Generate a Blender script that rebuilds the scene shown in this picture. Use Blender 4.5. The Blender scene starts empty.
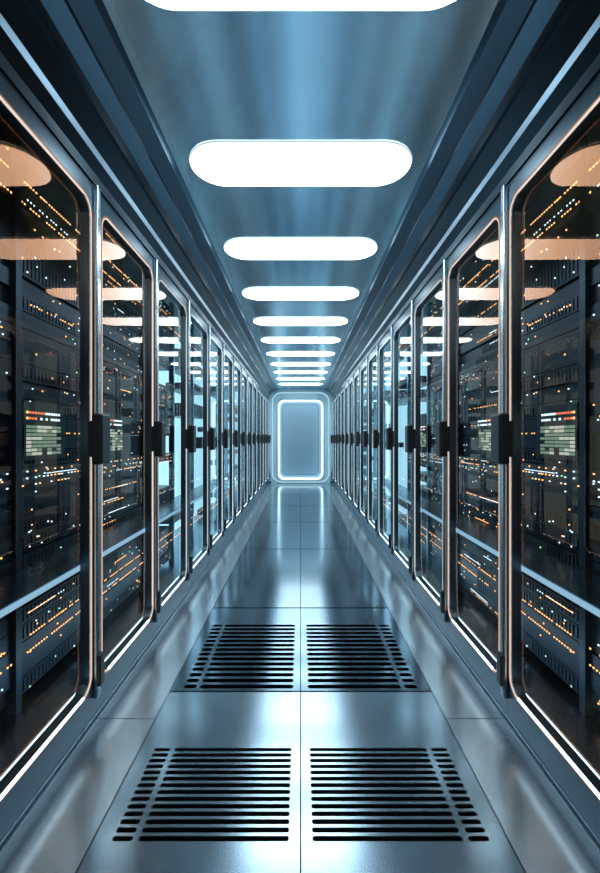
import bpy, bmesh, math, random
from mathutils import Vector
random.seed(7)
scene = bpy.context.scene
CAMH = 1.37
# ---------------------------------------------------------------- materials
def new_mat(name):
    m = bpy.data.materials.new(name); m.use_nodes = True
    nt = m.node_tree; nt.nodes.clear()
    out = nt.nodes.new('ShaderNodeOutputMaterial')
    return m, nt, out
def metal(name, col, rough=0.3, metallic=1.0, streak=None, var=0.15, cvar=0.0, spec=0.5, coat=0.0, detail=1.0):
    m, nt, out = new_mat(name)
    p = nt.nodes.new('ShaderNodeBsdfPrincipled')
    p.inputs['Base Color'].default_value = (*col, 1)
    p.inputs['Metallic'].default_value = metallic
    p.inputs['Roughness'].default_value = rough
    p.inputs['Coat Weight'].default_value = coat
    p.inputs['Coat Roughness'].default_value = 0.08
    nt.links.new(p.outputs[0], out.inputs[0])
    if streak:
        tc = nt.nodes.new('ShaderNodeTexCoord'); mp = nt.nodes.new('ShaderNodeMapping')
        mp.inputs['Scale'].default_value = streak
        nz = nt.nodes.new('ShaderNodeTexNoise'); nz.inputs['Scale'].default_value = 1.0
        nz.inputs['Detail'].default_value = detail
        nt.links.new(tc.outputs['Object'], mp.inputs[0]); nt.links.new(mp.outputs[0], nz.inputs[0])
        r = nt.nodes.new('ShaderNodeMapRange')
        r.inputs['From Min'].default_value = .3; r.inputs['From Max'].default_value = .7
        r.inputs['To Min'].default_value = max(.02, rough-var); r.inputs['To Max'].default_value = rough+var
        nt.links.new(nz.outputs[0], r.inputs[0]); nt.links.new(r.outputs[0], p.inputs['Roughness'])
        if cvar:
            mx = nt.nodes.new('ShaderNodeMix'); mx.data_type = 'RGBA'
            mx.inputs[6].default_value = (*[c*(1-cvar) for c in col], 1)
            mx.inputs[7].default_value = (*[min(1, c*(1+cvar)) for c in col], 1)
            r2 = nt.nodes.new('ShaderNodeMapRange')
            r2.inputs['From Min'].default_value = .35; r2.inputs['From Max'].default_value = .65
            nt.links.new(nz.outputs[0], r2.inputs[0]); nt.links.new(r2.outputs[0], mx.inputs[0])
            nt.links.new(mx.outputs[2], p.inputs['Base Color'])
    return m
def emit(name, col, s):
    m, nt, out = new_mat(name)
    e = nt.nodes.new('ShaderNodeEmission'); e.inputs[0].default_value = (*col, 1); e.inputs[1].default_value = s
    nt.links.new(e.outputs[0], out.inputs[0]); return m
def glass_mat():
    m, nt, out = new_mat('coated_glass')
    t = nt.nodes.new('ShaderNodeBsdfTransparent'); t.inputs[0].default_value = (.82, .93, .98, 1)
    g = nt.nodes.new('ShaderNodeBsdfGlossy'); g.inputs['Roughness'].default_value = 0.012
    lw = nt.nodes.new('ShaderNodeLayerWeight'); lw.inputs[0].default_value = .5
    cr = nt.nodes.new('ShaderNodeValToRGB')
    cr.color_ramp.elements[0].position = .50; cr.color_ramp.elements[0].color = (1.0, .50, .28, 1)
    cr.color_ramp.elements[1].position = .78; cr.color_ramp.elements[1].color = (.76, .95, 1, 1)
    nt.links.new(lw.outputs['Facing'], cr.inputs[0]); nt.links.new(cr.outputs[0], g.inputs['Color'])
    pw = nt.nodes.new('ShaderNodeMath'); pw.operation = 'POWER'; pw.inputs[1].default_value = 4.2
    ml = nt.nodes.new('ShaderNodeMath'); ml.operation = 'MULTIPLY_ADD'; ml.inputs[1].default_value = .9; ml.inputs[2].default_value = .018
    nt.links.new(lw.outputs['Facing'], pw.inputs[0]); nt.links.new(pw.outputs[0], ml.inputs[0])
    mx = nt.nodes.new('ShaderNodeMixShader')
    nt.links.new(ml.outputs[0], mx.inputs[0]); nt.links.new(t.outputs[0], mx.inputs[1]); nt.links.new(g.outputs[0], mx.inputs[2])
    nt.links.new(mx.outputs[0], out.inputs[0]); return m

M = {}
M['ceil'] = metal('brushed_ceiling_steel', (.50, .69, .80), .24, 1, (5, .12, 1), .05, .28)  # lengthwise colour streaks paint blurred reflections onto the brushed steel
M['beam'] = metal('dark_beam_metal', (.030, .046, .060), .26, 1)
M['beam_hl'] = metal('beam_blue_highlight', (.12, .19, .25), .28, 1)  # paler blue bands paint the highlight lines along the beam
M['frame'] = metal('cabinet_frame_metal', (.11, .165, .205), .28, 1)
M['post'] = metal('post_metal', (.36, .47, .54), .22, 1)
M['black'] = metal('black_plastic', (.008, .009, .011), .35, 0)
M['dark'] = metal('dark_interior', (.010, .015, .022), .4, .5)
M['server'] = metal('server_face', (.014, .021, .030), .35, .8)
M['server2'] = metal('server_face_light', (.022, .034, .046), .35, .8)
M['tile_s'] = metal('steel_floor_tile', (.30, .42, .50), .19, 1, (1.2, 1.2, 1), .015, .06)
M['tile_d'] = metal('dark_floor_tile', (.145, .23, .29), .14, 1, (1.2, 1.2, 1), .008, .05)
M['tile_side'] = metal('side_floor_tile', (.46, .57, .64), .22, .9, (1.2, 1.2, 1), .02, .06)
M['infloor'] = metal('cabinet_base_metal', (.20, .30, .37), .25, 1)
M['sub'] = metal('subfloor_black', (.004, .005, .006), .8, 0)
M['wall'] = metal('wall_paint', (.05, .08, .10), .5, 0)
M['endwall'] = metal('end_wall_panel', (.48, .70, .80), .45, .2)
M['door'] = metal('sliding_door_metal', (.28, .42, .52), .38, .4, (1, 1, .5), .03)
M['lamp'] = emit('lamp_diffuser', (.84, .94, 1.0), 11.0)
M['rim'] = emit('lamp_rim_glow', (.62, .82, .92), .8)
M['ledn'] = emit('led_strip_warm_white', (1.0, .86, .76), .95)
M['ledw'] = emit('led_strip_cool_white', (.72, .90, 1.0), .85)
M['ledf'] = emit('led_strip_far_boost', (.76, .93, 1.0), 1.5)  # far door strips boosted to whiten the far end, in place of haze
M['ledb'] = emit('led_strip_base_white', (.78, .93, 1.0), 2.8)
M['ledo'] = emit('led_strip_amber', (1.0, .50, .24), .40)
M['o'] = emit('led_amber', (1.0, .42, .13), 2.5)
M['w'] = emit('led_white', (.75, .92, 1.0), 1.8)
M['g'] = emit('led_green', (.45, 1.0, .55), 1.4)
M['r'] = emit('led_red', (1.0, .22, .10), 1.2)
M['scr'] = emit('screen_green', (.40, .56, .40), .5)
M['scr2'] = emit('screen_cream', (.85, .85, .66), .7)
M['rail'] = emit('rail_light', (.50, .78, 1.0), .7)
M['base_glow'] = emit('added_base_glow', (.62, .86, 1.0), 3.2)
M['portal'] = emit('portal_light', (.64, .90, 1.0), 4.0)
M['portal2'] = emit('portal_frame_light', (.55, .84, .95), 1.0)
M['glass'] = glass_mat()
GL = {}
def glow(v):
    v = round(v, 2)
    if v not in GL: GL[v] = emit('added_cyan_glow_%d' % int(v*100), (.44, .77, .92), v)
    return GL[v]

# ---------------------------------------------------------------- mesh builder
class MB:
    def __init__(s): s.v = []; s.f = []; s.m = []; s.mats = []
    def mi(s, mat):
        if mat not in s.mats: s.mats.append(mat)
        return s.mats.index(mat)
    def face(s, pts, mat):
        b = len(s.v); s.v += [tuple(p) for p in pts]; s.f.append(list(range(b, b+len(pts)))); s.m.append(s.mi(mat))
    def box(s, x0, x1, y0, y1, z0, z1, mat):
        x0, x1 = sorted((x0, x1)); b = len(s.v)
        s.v += [(x0,y0,z0),(x1,y0,z0),(x1,y1,z0),(x0,y1,z0),(x0,y0,z1),(x1,y0,z1),(x1,y1,z1),(x0,y1,z1)]
        for q in ((0,3,2,1),(4,5,6,7),(0,1,5,4),(1,2,6,5),(2,3,7,6),(3,0,4,7)):
            s.f.append([b+i for i in q]); s.m.append(s.mi(mat))
    def cbox(s, x0, x1, y0, y1, z0, z1, c, mat):
        x0, x1 = sorted((x0, x1))
        bm = bmesh.new()
        bmesh.ops.create_cube(bm, size=1)
        for v in bm.verts:
            v.co = Vector((x0 if v.co.x < 0 else x1, y0 if v.co.y < 0 else y1, z0 if v.co.z < 0 else z1))
        bmesh.ops.bevel(bm, geom=bm.edges[:], offset=c, segments=3, affect='EDGES', profile=.5)
        b = len(s.v); bm.verts.index_update()
        s.v += [tuple(v.co) for v in bm.verts]
        for f in bm.faces: s.f.append([b+v.index for v in f.verts]); s.m.append(s.mi(mat))
        bm.free()
    def ring(s, outer, inner, xa, xb, mat):
        n = len(outer); b = len(s.v)
        for loop, x in ((outer, xa), (inner, xa), (outer, xb), (inner, xb)):
            s.v += [(x, p[0], p[1]) for p in loop]
        mi = s.mi(mat)
        for i in range(n):
            j = (i+1) % n
            for q in ((i, j, n+j, n+i), (2*n+i, 3*n+i, 3*n+j, 2*n+j), (i, 2*n+i, 2*n+j, j), (n+i, n+j, 3*n+j, 3*n+i)):
                s.f.append([b+k for k in q]); s.m.append(mi)
    def obj(s, name, parent=None, smooth=False):
        me = bpy.data.meshes.new(name); me.from_pydata(s.v, [], s.f)
        for m in s.mats: me.materials.append(m)
        for p, k in zip(me.polygons, s.m): p.material_index = k; p.use_smooth = smooth
        bm = bmesh.new(); bm.from_mesh(me); bmesh.ops.recalc_face_normals(bm, faces=bm.faces); bm.to_mesh(me); bm.free()
        o = bpy.data.objects.new(name, me); scene.collection.objects.link(o)
        if parent: o.parent = parent
        return o
def rrect(a0, a1, b0, b1, r, n=8):
    pts = []
    for cx, cy, st in ((a1-r, b1-r, 0), (a0+r, b1-r, 90), (a0+r, b0+r, 180), (a1-r, b0+r, 270)):
        for i in range(n+1):
            t = math.radians(st+90*i/n); pts.append((cx+r*math.cos(t), cy+r*math.sin(t)))
    return pts

Y0, Y1 = -1.24, 12.36
XC = 1.0
# ---------------------------------------------------------------- floor
HW = .71
fl = MB()
GRX0, GRX1 = .03, .655
grows = [(1.356, 1.779, 1.086, 2.166), (2.185, 2.962, 2.166, 3.243)]
bounds = [Y0, .006, 1.086, 2.166, 3.243, 4.98, 6.6, 8.2, 9.8, 11.2, Y1]
def tile(x0, x1, y0, y1, mat, hole=None, gy=.0025):
    g = .0025
    x0 += g; x1 -= g; y0 += gy; y1 -= gy
    if not hole: fl.box(x0, x1, y0, y1, -.03, 0, mat); return
    hx0, hx1, hy0, hy1 = hole
    fl.box(x0, x1, y0, hy0, -.03, 0, mat) if hy0 > y0 else None
    fl.box(x0, x1, hy1, y1, -.03, 0, mat)
    fl.box(x0, hx0, max(hy0, y0), hy1, -.03, 0, mat); fl.box(hx1, x1, max(hy0, y0), hy1, -.03, 0, mat)
for i in range(len(bounds)-1):
    a, b = bounds[i], bounds[i+1]
    for s in (-1, 1):
        hole = None
        mat = M['tile_d']
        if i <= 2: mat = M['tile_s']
        for gr in grows:
            if abs(gr[2]-a) < .01:
                hole = (GRX0, GRX1, gr[0], gr[1]) if s > 0 else (-GRX1, -GRX0, gr[0], gr[1])
        x0, x1 = (0, HW) if s > 0 else (-HW, 0)
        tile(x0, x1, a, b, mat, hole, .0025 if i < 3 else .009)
y = Y0; k = 0
while y < Y1-.01:
    for s in (-1, 1):
        x0, x1 = (HW, XC+.06) if s > 0 else (-XC-.06, -HW)
        tile(x0, x1, y, min(y+.8, Y1), M['tile_side'])
    y += .8
fl.box(-2.1, 2.1, Y0-.1, Y1+.3, -.32, -.28, M['sub'])
for s in (-1, 1):
    fl.box(s*1.065, s*2.1, Y0-.1, Y1+.3, -.28, 0, M['dark'])
fl.obj('floor')
# grilles
for (hy0, hy1, a, b) in grows:
    for s in (-1, 1):
        gb = MB(); rows = 14
        mat = M['tile_s'] if a < 2 else M['tile_d']
        L = GRX1-GRX0
        cols = [(.010, .080), (.100, L-.010)]
        pitch = (hy1-hy0)/rows; sl = pitch*.62; r = sl*.42
        def X(u): return s*(GRX1-u)
        def rect(u0, u1, v0, v1): gb.box(X(u0), X(u1), v0, v1, -.02, 0, mat)
        for j in range(rows):
            v0 = hy0+j*pitch; m0 = v0+(pitch-sl)/2; m1 = m0+sl
            rect(0, L, v0, m0); rect(0, L, m1, v0+pitch)
            last = 0
            for (c0, c1) in cols:
                rect(last, c0, m0, m1); last = c1
                for (cu, du) in ((c0, 1), (c1, -1)):
                    for (cv, dv) in ((m0, 1), (m1, -1)):
                        p = [(X(cu), cv, 0), (X(cu+du*r), cv, 0), (X(cu+du*r*.3), cv+dv*r*.3, 0), (X(cu), cv+dv*r, 0)]
                        gb.face(p, mat)
            rect(last, L, m0, m1)
        gb.obj('floor_vent_grille')
# ---------------------------------------------------------------- ceiling and trim
cb = MB()
cb.box(-.70, .70, Y0, Y1, 2.92, 2.96, M['ceil'])
cb.box(-2.1, -.70, Y0, Y1, 2.93, 2.96, M['dark']); cb.box(.70, 2.1, Y0, Y1, 2.93, 2.96, M['dark'])
cb.obj('ceiling')
prof = [(.700, 2.92, 'beam_hl'), (.715, 2.885, 'beam_hl'), (.80, 2.875, 'beam'), (.805, 2.862, 'beam_hl'), (.875, 2.845, 'beam'),
        (.885, 2.80, 'beam'), (.90, 2.79, 'beam'), (.955, 2.725, 'beam_hl'), (.965, 2.70, 'beam'), (1.0, 2.66, 'frame'), (1.0, 2.61, 'dark'), (1.05, 2.61, 'dark')]
for n, s in ((1, -1), (2, 1)):
    tb = MB()
    for i in range(len(prof)-1):
        (xa, za, m), (xb, zb, _) = prof[i], prof[i+1]
        tb.face([(s*xa, Y0, za), (s*xb, Y0, zb), (s*xb, Y1, zb), (s*xa, Y1, za)], M[m])
    tb.obj('trim_%d' % n)
# ceiling lamps
yc = 2.26-3
while yc < 12.0:
    lb = MB(); N = 16; W, D = .618, .178
    def stad(W, D):
        r = D; pts = []
        for i in range(N+1):
            t = -math.pi/2+math.pi*i/N; pts.append((W-r+r*math.cos(t), yc+r*math.sin(t)))
        for i in range(N+1):
            t = math.pi/2+math.pi*i/N; pts.append((-W+r+r*math.cos(t), yc+r*math.sin(t)))
        return pts
    ins = stad(W-.012, D-.012); o1 = stad(W, D); o2 = stad(W+.007, D+.007)
    lb.face([(p[0], p[1], 2.912) for p in ins], M['lamp'])
    n = len(ins)
    for i in range(n):
        j = (i+1) % n
        lb.face([(*ins[i], 2.912), (*ins[j], 2.912), (*o1[j], 2.910), (*o1[i], 2.910)], M['lamp'])
        lb.face([(*o1[i], 2.910), (*o1[j], 2.910), (*o2[j], 2.9195), (*o2[i], 2.9195)], M['rim'])
    lb.obj('ceiling_light')
    yc += 1.0
# ---------------------------------------------------------------- walls
for nm, x0, x1 in (('wall_left', -2.2, -2.1), ('wall_right', 2.1, 2.2)):
    b = MB(); b.box(x0, x1, Y0-.1, Y1+.3, 0, 2.96, M['wall']); b.obj(nm)
b = MB(); b.box(-2.1, 2.1, Y0-.1, Y0, 0, 2.96, M['wall']); b.obj('wall_front')
b = MB()
DW, DT = .74, 2.62
outer = []; inner = rrect(-DW, DW, .06, DT, .22, 8)
def sq(p, a0, a1, b0, b1):
    cx, cy = (a0+a1)/2, (b0+b1)/2
    dx, dy = p[0]-cx, p[1]-cy
    k = 1/max(abs(dx)/((a1-a0)/2), abs(dy)/((b1-b0)/2))
    return (cx+dx*k, cy+dy*k)
wall_o = [sq(p, -2.1, 2.1, 0, 2.96) for p in inner]
def ringy(B, outer, inner, ya, yb, mat):
    n = len(outer)
    for i in range(n):
        j = (i+1) % n
        O = lambda q, yy: (q[0], yy, q[1])
        B.face([O(outer[i], ya), O(outer[j], ya), O(inner[j], ya), O(inner[i], ya)], mat)
        B.face([O(inner[i], ya), O(inner[j], ya), O(inner[j], yb), O(inner[i], yb)], mat)
        B.face([O(outer[i], ya), O(outer[j], ya), O(outer[j], yb), O(outer[i], yb)], mat)
ringy(b, wall_o, inner, Y1, Y1+.45, M['endwall'])
b.face([(-2.1, Y1+.46, 0), (2.1, Y1+.46, 0), (2.1, Y1+.46, 2.96), (-2.1, Y1+.46, 2.96)], M['endwall'])
b.obj('wall_back')
d = bpy.data.objects.new('door_1', None); scene.collection.objects.link(d)
b = MB()
ringy(b, rrect(-DW+.005, DW-.005, .065, DT-.005, .215), rrect(-DW+.04, DW-.04, .10, DT-.04, .19), Y1-.01, Y1+.4, M['endwall']); b.obj('frame', d)
b = MB()
ringy(b, rrect(-DW+.04, DW-.04, .10, DT-.04, .19), rrect(-DW+.08, DW-.08, .14, DT-.08, .17), Y1+.20, Y1+.26, M['portal']); b.obj('light_ring', d)
b = MB()
b.face([(p[0], Y1+.38, p[1]) for p in rrect(-DW+.04, DW-.04, .10, DT-.04, .15)], M['door']); 
ringy(b, rrect(-DW+.17, DW-.17, .24, DT-.17, .12), rrect(-DW+.180, DW-.180, .25, DT-.180, .11), Y1+.370, Y1+.38, M['frame'])
b.obj('leaf', d)
b = MB()
ringy(b, rrect(-.88, .88, .03, 2.80, .28), rrect(-.865, .865, .045, 2.785, .265), Y1-.04, Y1-.001, M['portal2'])
b.obj('wall_light_frame')

# ---------------------------------------------------------------- cabinets
XS = 1.40
kk = -4
while kk <= 12:
    a = 1.96+.8*kk; bb = a+.8
    for s in (-1, 1):
        rnd = random.Random(kk*10+s)
        cab = bpy.data.objects.new('server_cabinet', None); scene.collection.objects.link(cab)
        f = MB()
        ZT = 2.505; ZB = .175
        n = 8
        inn = rrect(a+.055, bb-.055, ZB, ZT, .07, n)
        out = rrect(a+.022, bb-.022, ZB-.06, ZT+.07, .02, n)
        f.ring(out, inn, s*XC, s*(XC+.05), M['frame'])
        f.box(s*(XC+.01), s*(XC+.06), a+.001, a+.0215, 0.1, 2.61, M['black'])
        f.box(s*(XC+.01), s*(XC+.06), bb-.0215, bb-.001, 0.1, 2.61, M['black'])
        f.cbox(s*(XC-.022), s*(XC+.0), bb-.034, bb-.008, .115, 2.60, .006, M['post'])
        f.cbox(s*(XC-.012), s*(XC+.0), a+.004, a+.020, .115, 2.60, .004, M['post'])
        f.box(s*(XC+.012), s*(XC+.06), a+.001, bb-.001, 0.001, .114, M['frame'])
        f.box(s*(XC+.003), s*(XC+.012), a+.001, bb-.001, 0.012, .02, M['post'])
        f.box(s*(XC+.01), s*(XC+.06), a+.0215, bb-.0215, 2.58, 2.609, M['frame'])
        f.obj('frame', cab)
        gm = MB(); gm.face([(s*(XC+.03), p[0], p[1]) for p in rrect(a+.05, bb-.05, ZB-.005, ZT+.005, .07, n)], M['glass'])
        gm.obj('glass_door', cab)
        l = MB()
        l.ring(rrect(a+.050, bb-.050, ZB-.005, ZT+.005, .073, n), rrect(a+.0550, bb-.0550, ZB+.000, ZT-.000, .070, n), s*(XC-.002), s*(XC+.006), M['ledn' if kk < 1 else 'ledw' if kk < 3 else 'ledf'])
        l.ring(rrect(a+.0425, bb-.0425, ZB-.0125, ZT+.0125, .080, n), rrect(a+.0495, bb-.0495, ZB-.0055, ZT+.0055, .073, n), s*(XC-.002), s*(XC-.0005), M['ledo' if kk < 2 else 'post'])
        l.box(s*(XC-.004), s*(XC+.004), a+.12, bb-.12, ZB-.0055, ZB+.0045, M['ledb'])
        l.obj('light_strip', cab)
        h = MB()
        h.cbox(s*(XC-.075), s*(XC-.024), bb-.10, bb-.006, CAMH-.12, CAMH+.12, .012, M['black'])
        h.cbox(s*(XC-.024), s*(XC-.001), bb-.085, bb-.035, CAMH-.085, CAMH+.085, .005, M['black'])
        h.obj('handle', cab)
        h = MB()
        for z in (.26,):
            h.cbox(s*(XC-.045), s*(XC-.022), bb-.05, bb-.006, z-.075, z+.075, .006, M['black'])
        h.obj('hinge', cab)
        gv = 0
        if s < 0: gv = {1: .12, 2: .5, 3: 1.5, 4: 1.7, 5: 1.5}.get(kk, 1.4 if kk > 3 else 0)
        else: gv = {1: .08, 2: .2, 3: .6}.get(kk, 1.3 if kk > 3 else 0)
        it = MB()
        it.box(s*(XS+.45), s*(XS+.47), a, bb, .03, 2.85, glow(gv) if gv else M['dark'])  # back panel made to glow cyan, added to brighten the farther cabinets
        it.box(s*(XC+.06), s*(XS+.45), a, bb, 2.86, 2.88, M['dark'])
        it.box(s*(XC+.06), s*(XS+.45), a, bb, .002, .03, M['infloor'])
        pm = M['server2'] if gv < .6 else M['post']  # farther rack posts get a paler metal so they look lit
        it.box(s*(XS-.02), s*(XS+.03), a, a+.02, .03, 2.85, pm)
        it.box(s*(XS-.02), s*(XS+.03), bb-.02, bb, .03, 2.85, pm)
        it.obj('enclosure', cab)
        sv = MB(); ld = MB()
        z = .08; U = .088
        while z < 2.78:
            hgt = U if rnd.random() < .7 else U*2
            skip = gv > .2 and rnd.random() < (.9 if gv > 1.2 else .75 if gv > .6 else .5)
            if not skip:
                off = rnd.choice((0, 0, .01, .02))
                m = M['server'] if rnd.random() < .7 else M['server2']
                sv.box(s*(XS+off), s*(XS+.35), a+.024, bb-.024, z+.003, z+hgt-.003, m)
                xf = XS+off
                if rnd.random() < .6:
                    q = a+.06
                    e = a+rnd.uniform(.3, .7)
                    while q < e:
                        sv.box(s*(xf-.004), s*xf, q, q+.014, z+.015, z+hgt-.015, M['server2']); q += .03
                t = rnd.random()
                xl = xf-.006
                def dot(yy, zz, c, w=.007, hh=.007): ld.box(s*xl, s*(xl+.004), yy, yy+w, zz, zz+hh, M[c])
                if t < .28:
                    q = a+.04+rnd.random()*.1; c = rnd.choice('oow'); e = min(bb-.04, q+rnd.uniform(.15, .6))
                    zz = z+hgt*rnd.choice((.3, .5, .7))
                    while q < e:
                        if rnd.random() < .8: dot(q, zz, c)
                        q += rnd.choice((.024, .024, .036))
                if t > .2:
                    for _ in range(rnd.randint(3, 10)):
                        dot(rnd.uniform(a+.03, bb-.04), z+rnd.uniform(.1, .85)*hgt, rnd.choice('oowwwog'))
                if rnd.random() < .14:
                    q = rnd.uniform(a+.03, a+.4); dot(q, z+hgt*.5, rnd.choice('ow'), rnd.uniform(.1, .3), .0035)
            z += hgt
        for zz in (2.66, 2.55, .36, .28):
            q = a+.03; 
            xl = XS-.012
            c = 'o'
            while q < bb-.03:
                if rnd.random() < .75: ld.box(s*xl, s*(xl+.004), q, q+.008, zz, zz+.007, M[c])
                q += .022
        if gv < 1:
            ya = a+.06
            sv.box(s*(XS-.014), s*XS, ya-.015, ya+.33, CAMH-.11, CAMH+.19, M['black'])
            for r in range(8):
                for c in range(7):
                    if rnd.random() < .93:
                        ld.box(s*(XS-.017), s*(XS-.0145), ya+c*.042, ya+c*.042+.036, CAMH-.085+r*.02, CAMH-.085+r*.02+.015, M['scr2'] if rnd.random() < .4 else M['scr'])
            for r in range(2):
                for c in range(14):
                    if rnd.random() < .85:
                        ld.box(s*(XS-.017), s*(XS-.0145), ya+c*.022, ya+c*.022+.014, CAMH+.10+r*.03, CAMH+.112+r*.03, M[rnd.choice('rrwo' if c < 7 else 'ww')])
            for r in range(3):
                for c in range(22):
                    if rnd.random() < .6:
                        ld.box(s*(XS-.010), s*(XS-.006), a+.04+c*.033, a+.04+c*.033+.010, CAMH-.17-r*.035, CAMH-.163-r*.035, M['o' if rnd.random() < .6 else 'w'])
        sv.obj('server_stack', cab); ld.obj('indicator_leds', cab)
        rl = MB()
        rl.box(s*(XC+.12), s*(XS-.03), a, bb, .70, .735, M['infloor'])  # interior shelf; its glowing edge below draws the pale-blue streak
        rl.box(s*(XC+.112), s*(XC+.119), a, bb, .706, .729, M['rail'])
        rl.box(s*(XC+.072), s*(XC+.085), a, bb, .031, .145, M['base_glow'])  # glowing strip added to brighten the cabinet floor and lower glass
        rl.obj('shelf_and_glow_strips', cab)
    kk += 1

# ---------------------------------------------------------------- world, camera
w = bpy.data.worlds.new('World'); scene.world = w; w.use_nodes = True
w.node_tree.nodes['Background'].inputs[0].default_value = (.05, .10, .14, 1)
w.node_tree.nodes['Background'].inputs[1].default_value = .3
cam = bpy.data.cameras.new('camera'); co = bpy.data.objects.new('camera', cam); scene.collection.objects.link(co)
cam.sensor_fit = 'HORIZONTAL'; cam.sensor_width = 36; cam.lens = 24
cam.shift_y = .004; cam.shift_x = -.001
cam.clip_start = .02
co.location = (0, 0, CAMH); co.rotation_euler = (math.radians(90), 0, 0)
scene.camera = co
scene.view_settings.view_transform = 'Standard'
